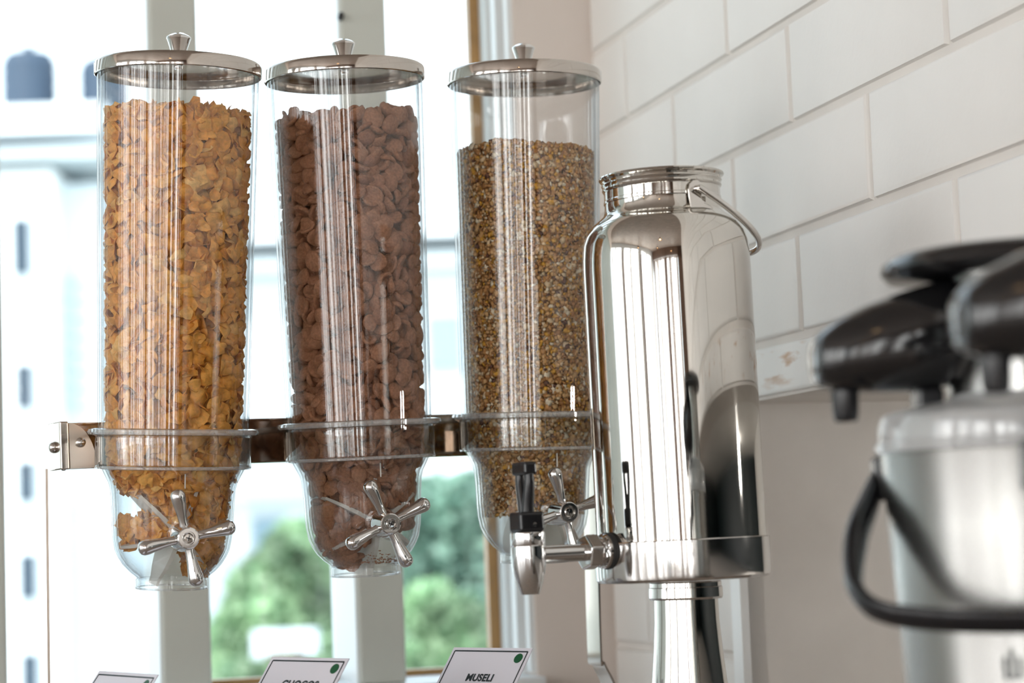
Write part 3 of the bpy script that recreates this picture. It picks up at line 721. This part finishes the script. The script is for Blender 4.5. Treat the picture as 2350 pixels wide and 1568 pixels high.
pts = [P0+a_*.0435+e_*hole]+pts+[P0-a_*.0435+e_*hole]
mb = MB(); mb.tube(pts, .0025, 14); mb.build('bail_handle', M_steel, can, angle=60)
# pedestal
ped = empty('pedestal', Matrix.Translation(Vector((Bc.x+.0008, Bc.y, CZ)))); tag(ped, 'flared polished steel pedestal carrying the milk can', 'pedestal')
Hp = Bc.z-CZ
mb = MB(); mb.lathe([(0, Hp-.001), (.0255, Hp-.001), (.0262, Hp-.002), (.0262, Hp-.005), (.0268, Hp-.0055), (.0270, Hp-.0125), (.0262, Hp-.0140), (.0235, Hp-.0140)], 64); mb.build('top_collar', M_steel, ped, angle=25)
mb = MB(); mb.lathe([(.0232, Hp-.0140), (.0236, Hp-.03), (.0250, Hp-.05), (.0272, Hp-.072), (.031, Hp-.10), (.039, .018), (.055, .008), (.060, .003), (.060, 0)], 96); mb.build('stem', M_can, ped, angle=50)
# tap
az = R(-61); d, t = dirz(az), tang(az); z0 = zc(1258)+.0005
tap = empty('tap', Matrix.Identity(4)); tap.parent = can
del_tap = tap
Mt = frame(Vector((0, 0, z0)), t, Vector((0, 0, 1)), d)      # local z runs outwards along d
def tp(mb, name, m, par, **k): return mb.build(name, m, par, **k)
bpy.data.objects.remove(tap)
mb = MB(); mb.lathe([(.0128, .0615), (.0132, .0630), (.0132, .0655), (.0128, .0660), (.0, .0662)], 40, Mt); tap = tp(mb, 'tap_washer', M_rub, can)
mb = MB(); mb.lathe([(.0122, .0660), (.0126, .0665), (.0126, .0685), (.0120, .0690), (.0098, .0695), (.0098, .0720), (.0, .0720)], 40, Mt); tp(mb, 'tap_flange', M_chrome, can, angle=25)
hexp = [(.0132*math.cos(PI/3*k+.26), .0132*math.sin(PI/3*k+.26)) for k in range(6)]
Mh = Mt @ Matrix.Translation((0, 0, .0785)); mb = MB(); mb.prism(hexp, .0105, Mh); bevel(tp(mb, 'tap_nut', M_chrome, can, smooth=False), .0014, 3)
hexp = [(.0112*math.cos(PI/3*k+.6), .0112*math.sin(PI/3*k+.6)) for k in range(6)]
Mh = Mt @ Matrix.Translation((0, 0, .0715)); mb = MB(); mb.prism(hexp, .0035, Mh); bevel(tp(mb, 'tap_nut', M_chrome, can, smooth=False), .001, 2)
mb = MB(); mb.lathe([(.0070, .0830), (.0062, .0840), (.0062, .1240)], 32, Mt); tp(mb, 'tap_pipe', M_chrome, can)
Mv = Matrix.Translation(d*.1290+Vector((0, 0, z0)))
mb = MB(); mb.lathe([(0, .0165), (.0112, .0165), (.0122, .0160), (.0124, .0150), (.0122, .0075), (.0120, .0070), (.0124, .0064), (.0125, .0), (.0121, -.006), (.0110, -.0130), (.0096, -.0190), (.0070, -.0265), (.0066, -.0272), (.0058, -.0272), (.0056, -.020), (0, -.020)], 64, Mv); valve = tp(mb, 'tap_valve', M_chrome, can, angle=28)
# black lever
lev = MB(); q0 = d*.1290+Vector((0, 0, z0+.0165))
Mb = Matrix([[t.x, d.x, 0], [t.y, d.y, 0], [0, 0, 1]])
lev.box(q0+Vector((0, 0, .0070)), (.0088, .0098, .0070), Mb)
l1 = bevel(tp(lev, 'tap_lever', M_black, can, smooth=False), .0022, 3)
mb = MB()
for sg in (-1, 1):
    pth = spline([q0+t*sg*.0015+Vector((0, 0, .010)), q0+t*sg*.0030+Vector((0, 0, .0185)), q0+t*sg*.0052+Vector((0, 0, .028)), q0+t*sg*.0066+Vector((0, 0, .036)), q0+t*sg*.0066+Vector((0, 0, .044))], 5)
    mb.tube(pth, list(np.linspace(.0048, .0031, 21)), 12, flat=(1, 1))
mb.build('lever_loop', M_black, l1, angle=60)
mb = MB(); mb.box(q0+Vector((0, 0, .0445)), (.0102, .0050, .0046), Mb); bevel(mb.build('lever_grip', M_black, l1, smooth=False), .0020, 3)
mb = MB(); Mx = Matrix.Translation(q0+t*.0088-d*.0015+Vector((0, 0, .0050))) @ t.to_track_quat('Z', 'Y').to_matrix().to_4x4(); mb.lathe([(.0015, 0), (.0014, .0004), (0, .0005)], 16, Mx); mb.build('rivet', M_steel, l1)

# ================================================================== SIGNS
def card(px, py, Y, psi, wdt, text, label, tx=.5, ty=.0215, size=.0095):
    TL = P(px, py, Y); psi = R(psi); wv = Vector((math.cos(psi), math.sin(psi), 0)); bk = Vector((-math.sin(psi), math.cos(psi), 0))
    be = R(37); uv = Vector((0, 0, 1))*math.cos(be)+bk*math.sin(be); nv = wv.cross(uv).normalized()   # faces the viewer
    hgt = (TL.z-CZ-.001)/math.cos(be)
    Mx = frame(TL-uv*hgt, wv, uv, nv); r = empty('table_sign', Mx); tag(r, label, 'sign')
    t = .0007; mb = MB(); mb.box((wdt/2, hgt/2, -t/2), (wdt/2, hgt/2, t/2)); mb.build('card_face', M_card, r, smooth=False)
    Mi = Mx.to_3x3().inverted(); dn = Mi @ (Vector((0, 0, -1))*math.cos(R(20))+bk*math.sin(R(20))); hb_ = (TL.z-CZ-.001)/math.cos(R(20))
    dn = dn*(hb_-.004); xa_, xb_ = wdt*.04, wdt*.30; h0 = hgt-.004; V = [(xa_, h0, -t), (xb_, h0, -t), (xb_+dn.x, h0+dn.y, dn.z), (xa_+dn.x, h0+dn.y, dn.z), (xa_, h0, -2*t), (xb_, h0, -2*t), (xb_+dn.x, h0+dn.y, dn.z-t), (xa_+dn.x, h0+dn.y, dn.z-t)]
    obj('back_strut', V, [(0, 1, 2, 3), (7, 6, 5, 4), (0, 4, 5, 1), (1, 5, 6, 2), (2, 6, 7, 3), (3, 7, 4, 0)], M_card, r, smooth=False)
    mb = MB(); m_ = .0032; lw = .00050; zz = .00012; hh = hgt-m_; bb = .012
    for c, h in (((wdt/2, hh, zz), (wdt/2-m_, lw*1.1, zz)), ((wdt/2, bb, zz), (wdt/2-m_, lw, zz)), ((m_, (hh+bb)/2, zz), (lw, (hh-bb)/2, zz)), ((wdt-m_, (hh+bb)/2, zz), (lw, (hh-bb)/2, zz))): mb.box(c, h)
    mb.build('border', M_ink, r, smooth=False)
    mb = MB(); mb.lathe([(.0042, 0), (.0042, .0003), (0, .0003)], 32, Matrix.Translation((wdt-.0100, hgt-.0092, 0))); mb.build('green_dot', M_green, r)
    cu = bpy.data.curves.new('lettering', 'FONT'); cu.body = text; cu.size = size; cu.align_x = 'CENTER'; cu.align_y = 'CENTER'; cu.extrude = .00008; cu.offset = .00028; cu.space_character = 1.06
    to = bpy.data.objects.new('lettering_source', cu); C.objects.link(to); bpy.context.view_layer.update()
    m = bpy.data.meshes.new_from_object(to.evaluated_get(bpy.context.evaluated_depsgraph_get())); bpy.data.objects.remove(to)
    m.materials.clear(); m.materials.append(M_ink); lo = bpy.data.objects.new('lettering', m); link(lo, r); lo.location = (wdt*tx, hgt-ty, .0003)
    return r
card(228, 1540, 1.66, -54, .098, 'CORNFLAKES', 'white card sign with black border under the cornflake dispenser, only its top showing', ty=.0275)
card(625, 1508, 1.66, -45, .089, 'CHOCOS', 'white card sign lettered CHOCOS under the middle dispenser', tx=.55, ty=.0240)
card(1042, 1486, 1.72, -45, .0865, 'MUSELI', 'white card sign lettered MUSELI in front of the milk can tap', tx=.52, ty=.0275, size=.0088)

# ================================================================== AIRPOTS
def airpot(px, Y, label, handle=True):
    sc = 1.15/5000
    zt = lambda y: (1195-y)*sc                       # heights from eye level, taken on the first one
    O = Vector(((px-1175)/FPX*Y, Y, CZ)); base = EYE.z-CZ
    r = empty('airpot', Matrix.Translation(O)); tag(r, label, 'airpot')
    Z = lambda y: zt(y)+base
    rb = [(0, 0), (.071, 0), (.074, .003), (.0745, Z(1560)), (.0765, Z(1400)), (.0795, Z(1200)), (.0815, Z(1040)), (.082, Z(1030))]
    mb = MB(); mb.lathe(rb, 96); mb.build('body', M_steelb, r, angle=50)
    mb = MB(); mb.lathe([(.0815, Z(1032)), (.0840, Z(1030)), (.0845, Z(1012)), (.0825, Z(1006)), (.0825, Z(975)), (.0810, Z(950)), (.0760, Z(938)), (.060, Z(925)), (.0460, Z(915)), (.045, Z(905)), (0, Z(905))], 96); mb.build('shoulder_ring', M_ringw, r, angle=30)
    mb = MB(); mb.lathe([(.0450, Z(905)), (.0450, Z(640)), (.0440, Z(615)), (0, Z(612))], 96); mb.build('collar', M_steelb, r, angle=40)
    mb = MB(); mb.lathe([(0, Z(640)), (.058, Z(640)), (.0730, Z(632)), (.0765, Z(616)), (.0760, Z(598)), (.070, Z(580)), (.045, Z(566)), (0, Z(560))], 96); mb.build('pump_lid', M_bgloss, r, angle=50)
    # nose: lofted sections, running to the left and a little towards the camera
    fd = Vector((-.998, -.05, 0)).normalized(); sd_ = fd.cross(Vector((0, 0, 1))).normalized(); V = []; F = []; n = 28
    secs = [(.1165, 790, 835, .010), (.1160, 768, 858, .016), (.1135, 752, 872, .020), (.104, 722, 886, .0245), (.088, 690, 892, .028), (.070, 664, 893, .032), (.054, 645, 890, .033), (.044, 636, 880, .030), (.036, 640, 860, .024)]
    for q, y0, y1, w_ in secs:
        zc_, hz = (Z(y0)+Z(y1))/2, (Z(y0)-Z(y1))/2
        for k in range(n):
            g = 2*PI*k/n; c, s = math.cos(g), math.sin(g)
            V.append(fd*q+sd_*(w_*math.copysign(abs(c)**.72, c))+Vector((0, 0, zc_+hz*math.copysign(abs(s)**.80, s))))
    for j in range(len(secs)-1):
        for k in range(n): F.append((j*n+k, j*n+(k+1) % n, (j+1)*n+(k+1) % n, (j+1)*n+k))
    F += [tuple(range(n)), tuple((len(secs)-1)*n+k for k in range(n))[::-1]]
    nose = obj('spout_head', V, F, M_bgloss, r, angle=60)
    mb = MB(); c = fd*.1005; mb.lathe([(.0075, Z(885)), (.0068, Z(940)), (.0058, Z(955)), (.004, Z(955)), (0, Z(945))], 24, Matrix.Translation((c.x, c.y, 0))); mb.build('nozzle', M_black, nose)
    mb = MB(); c = fd*.057; mb.box((c.x, c.y, Z(918)), (.007, .012, .0075)); bevel(mb.build('hinge_block', M_black, nose, smooth=False), .002)
    # folded carrying handle: arms drop from the pivots behind the rim and the loop swings round the front
    L = []
    for x, y, q in ((-.080, .030, 1095), (-.0885, .012, 1150), (-.0985, -.010, 1215), (-.1045, -.030, 1290), (-.1050, -.046, 1340), (-.097, -.064, 1378), (-.075, -.083, 1396), (-.038, -.097, 1404), (0, -.102, 1406)): L.append((x, y, Z(q)))
    L = L+[(-x, y, z) for x, y, z in L[:-1][::-1]]; pth = spline(L, 5)
    ra_ = [.0070+.0045*max(0, 1-abs(min(i, len(pth)-1-i)-11)/14) for i in range(len(pth))]
    mb = MB(); mb.tube(pth, ra_, 14, flat=(.5, 1.0)); 
    if handle: mb.build('carrying_handle', M_black, r, angle=60)
    for sg in (-1, 1):
        mb = MB(); mb.box((sg*.079, .032, Z(1085)), (.003, .009, .012)); bevel(mb.build('handle_pivot', M_black, r, smooth=False), .002)
    # dark printed emblem low on the body, facing the camera
    V = []; F = []
    def patch(a0, a1, z0_, z1_):
        k = len(V); m_ = 6
        for i in range(m_+1):
            a = a0+(a1-a0)*i/m_
            for zz in (z0_, z1_): rr_ = np.interp(zz, [Z(1560), Z(1400)], [.0745, .0765])+.0004; V.append((rr_*math.sin(a), -rr_*math.cos(a), zz))
        for i in range(m_): F.append((k+2*i, k+2*i+2, k+2*i+3, k+2*i+1))
    for a, h_ in ((-.52, .010), (-.47, .014), (-.42, .010)): patch(a-.013, a+.013, Z(1528), Z(1528)+h_)
    patch(-.53, -.41, Z(1532), Z(1528)); patch(-.58, -.36, Z(1568), Z(1556))
    obj('printed_emblem', V, F, M_ink, r)
    return r
M_steelb = mat('satin_steel_body', (.46, .455, .44), .27, 1)
M_ringw = milky(clear('clear_shoulder_plastic', (.93, .94, .95), .16, .08, 2.2, .9), .35)
airpot(2368, 1.15, 'black and steel airpot in the right foreground with its carrying handle folded down')
airpot(2806, .95, 'second black airpot nearer the camera, only its spout head entering at the right edge', False)

# ================================================================== OUTSIDE
GZ = -7.0
mb = MB(); mb.box((0, 150, GZ-.1), (200, 146, .1)); o = mb.build('ground', M_ground, smooth=False); o['kind'] = 'structure'
def bbox(name, m, par, x0, x1, y0, y1, Y, dep, off=0):
    """a block whose front face covers the given pixel span at distance Y"""
    a = P(x0, y1, Y); b = P(x1, y0, Y); mb = MB()
    c = par.matrix_world.translation if par else Vector()
    mb.box(((a.x+b.x)/2-c.x, Y+dep/2-off-c.y, (a.z+b.z)/2-c.z), (abs(b.x-a.x)/2, dep/2, abs(b.z-a.z)/2)); return mb.build(name, m, par, smooth=False)
YA = 42
bA = empty('apartment_tower', Matrix.Translation(Vector((P(60, 1240, YA).x, YA, GZ)))); tag(bA, 'white rendered tower with a column of small dark windows at the far left', 'building')
bbox('wall', M_build, bA, -700, 118, 385, 2600, YA, 9)
bbox('side_wing', M_wing, bA, 118, 232, 420, 2600, YA+.8, 8)
bbox('parapet', M_ledge, bA, -700, 250, 330, 392, YA-.4, 9.5)
bbox('parapet', M_build, bA, -700, 240, 235, 330, YA+.2, 8.5)
for y0, y1 in ((505, 632), (838, 938), (1060, 1152), (1272, 1375), (1500, 1620)):
    dx = (y0-505)*.02
    fr = bbox('window', M_wing, bA, 28+dx, 76+dx, y0-8, y1+8, YA, .3, .10); f2 = bbox('pane', M_win, bA, 35+dx, 69+dx, y0, y1, YA, .3, .14)
    f2.parent = fr
for y0 in range(640, 940, 40): bbox('louvre', M_ledge, bA, 150, 232, y0, y0+14, YA+.8, .2, .12)
for x0, x1, y0, y1, tx in ((4, 130, 118, 237, 'wide slate blue water tank on the roof of the white tower'), (183, 300, 135, 252, 'water tank behind the left dispenser on the tower roof')):
    Y = YA+3; a = P(x0, y1, Y); b = P(x1, y0, Y); rr_ = (b.x-a.x)/2; h_ = b.z-a.z
    zr = P(240, 235, YA+.2).z+.005; h_ = b.z-zr-.9; t_ = empty('water_tank', Matrix.Translation(Vector(((a.x+b.x)/2, Y, zr)))); tag(t_, tx, 'water tank')
    mb = MB(); mb.lathe([(0, 0), (rr_, 0)]+[(rr_*(1.0 if k % 2 else .965), (.9+h_)*k/9*.85) for k in range(10)]+[(rr_*.8, .9+h_*.95), (rr_*.3, .9+h_), (0, .9+h_)], 32); mb.build('tank_body', M_tank, t_)
    mb = MB(); mb.lathe([(rr_*.2, .9+h_), (rr_*.2, 1.05+h_), (0, 1.08+h_)], 16); mb.build('hatch', M_tank, t_)
YB = 56
bB = empty('office_block', Matrix.Translation(Vector((P(700, 1240, YB).x, YB, GZ)))); tag(bB, 'long white block with grey ledges and a blue window, seen between the dispensers', 'building')
bbox('wall', M_build, bB, 232, 1500, 600, 2400, YB, 8)
bbox('ledge', M_ledge, bB, 225, 1500, 560, 640, YB-1.0, 2)
bbox('ledge', M_build, bB, 225, 1500, 520, 562, YB-.6, 8)
bbox('ledge', M_wing, bB, 225, 1500, 1118, 1160, YB-.8, 2)
bbox('ledge', M_wing, bB, 225, 1500, 940, 965, YB-.5, 2)
for x0 in (310, 590, 985, 1180, 1330):
    for y0, y1 in ((725, 850), (1190, 1330)):
        if x0 == 590 and y0 == 725: continue
        fr = bbox('window', M_wing, bB, x0-8, x0+78, y0-8, y1+8, YB, .3, .12)
        f2 = bbox('pane', mat('blue_grey_glass', (.26, .36, .42), .3) if 'blue_grey_glass' not in bpy.data.materials else bpy.data.materials['blue_grey_glass'], bB, x0, x0+70, y0, y1, YB, .3, .2)
        f2.parent = fr
o = bbox('garden_wall', M_wing, None, 606, 722, 1446, 2600, 14, .3); tag(o, 'low white garden wall among the trees', 'wall')
def tree(cx, Y, blobs, label, m, n, seed):
    rr = np.random.default_rng(seed); c = P(cx, 1240, Y); rt = empty('tree', Matrix.Translation(Vector((c.x, Y, GZ)))); tag(rt, label, 'tree', 'trees outside the window')
    top = min(b[1] for b in blobs)
    mb = MB(); pz = P(cx, 1500, Y).z-GZ; mb.tube([(0, 0, 0), (.1, 0, pz*.5), (0, 0, pz)], [.25, .2, .12], 10)
    for bx_, by_, br_ in blobs:
        q = P(bx_, by_, Y)-rt.matrix_world.translation; mb.tube([(0, 0, pz*.75), (q.x*.5, 0, (pz*.75+q.z)/2), (q.x, 0, q.z)], [.12, .08, .03], 6)
    mb.build('trunk', M_bark, rt)
    tot = sum(b[2]**2 for b in blobs); VV = []; k = 0; cent = []
    for bx_, by_, br_ in blobs:
        q = P(bx_, by_, Y)-rt.matrix_world.translation; Rr = br_*Y/FPX; m_ = int(n*br_**2/tot)
        dv = rr.normal(size=(m_, 3)); dv /= np.linalg.norm(dv, axis=1)[:, None]; dv *= (Rr*rr.uniform(.45, 1.0, m_)**.5)[:, None]
        cent.append(dv+np.array(q[:]))
    ce = np.vstack(cent); m_ = len(ce); a = rr.normal(size=(m_, 3)); a /= np.linalg.norm(a, axis=1)[:, None]; b = np.cross(a, rr.normal(size=(m_, 3))); b /= np.linalg.norm(b, axis=1)[:, None]
    s = rr.uniform(.05, .10, m_)[:, None]
    V = np.stack([ce-a*s, ce+b*s*.5, ce+a*s, ce-b*s*.5], 1).reshape(-1, 3); F = np.arange(m_*4, dtype=np.int32)
    me_ = bpy.data.meshes.new('foliage'); me_.vertices.add(len(V)); me_.vertices.foreach_set('co', V.ravel()); me_.loops.add(m_*4); me_.loops.foreach_set('vertex_index', F)
    me_.polygons.add(m_); me_.polygons.foreach_set('loop_start', np.arange(0, m_*4, 4, dtype=np.int32)); me_.update(calc_edges=True); me_.materials.append(m)
    cl = np.repeat(rr.random(m_)*.9, 4); at = me_.attributes.new('rnd', 'FLOAT', 'POINT'); at.data.foreach_set('value', cl.astype(np.float32))
    fo = bpy.data.objects.new('foliage', me_); link(fo, rt); fo['kind'] = 'stuff'
tree(700, 17, [(690, 1290, 95), (620, 1370, 100), (740, 1400, 110), (560, 1480, 90), (680, 1560, 120), (790, 1290, 90), (520, 1590, 80), (600, 1660, 160)], 'bright green tree left of the second mullion', M_leaf1, 16000, 1)
tree(1020, 19, [(990, 1200, 110), (1090, 1180, 100), (1160, 1230, 100), (1000, 1330, 130), (1110, 1360, 130), (960, 1480, 130), (1090, 1520, 150), (880, 1280, 100), (860, 1450, 110)], 'blue-green tree between the second mullion and the wood bead', M_leaf2, 22000, 2)
tree(930, 15, [(1040, 1440, 70), (985, 1400, 60), (1120, 1490, 80), (960, 1580, 110), (1060, 1600, 120)], 'lower light green shrubby tree in front of the blue-green one', M_leaf1, 9000, 3)
tree(650, 12.5, [(560, 1600, 75), (640, 1590, 72), (730, 1590, 75), (680, 1660, 100), (590, 1680, 100)], 'low green bush in front of the white garden wall', M_leaf1, 6000, 4)
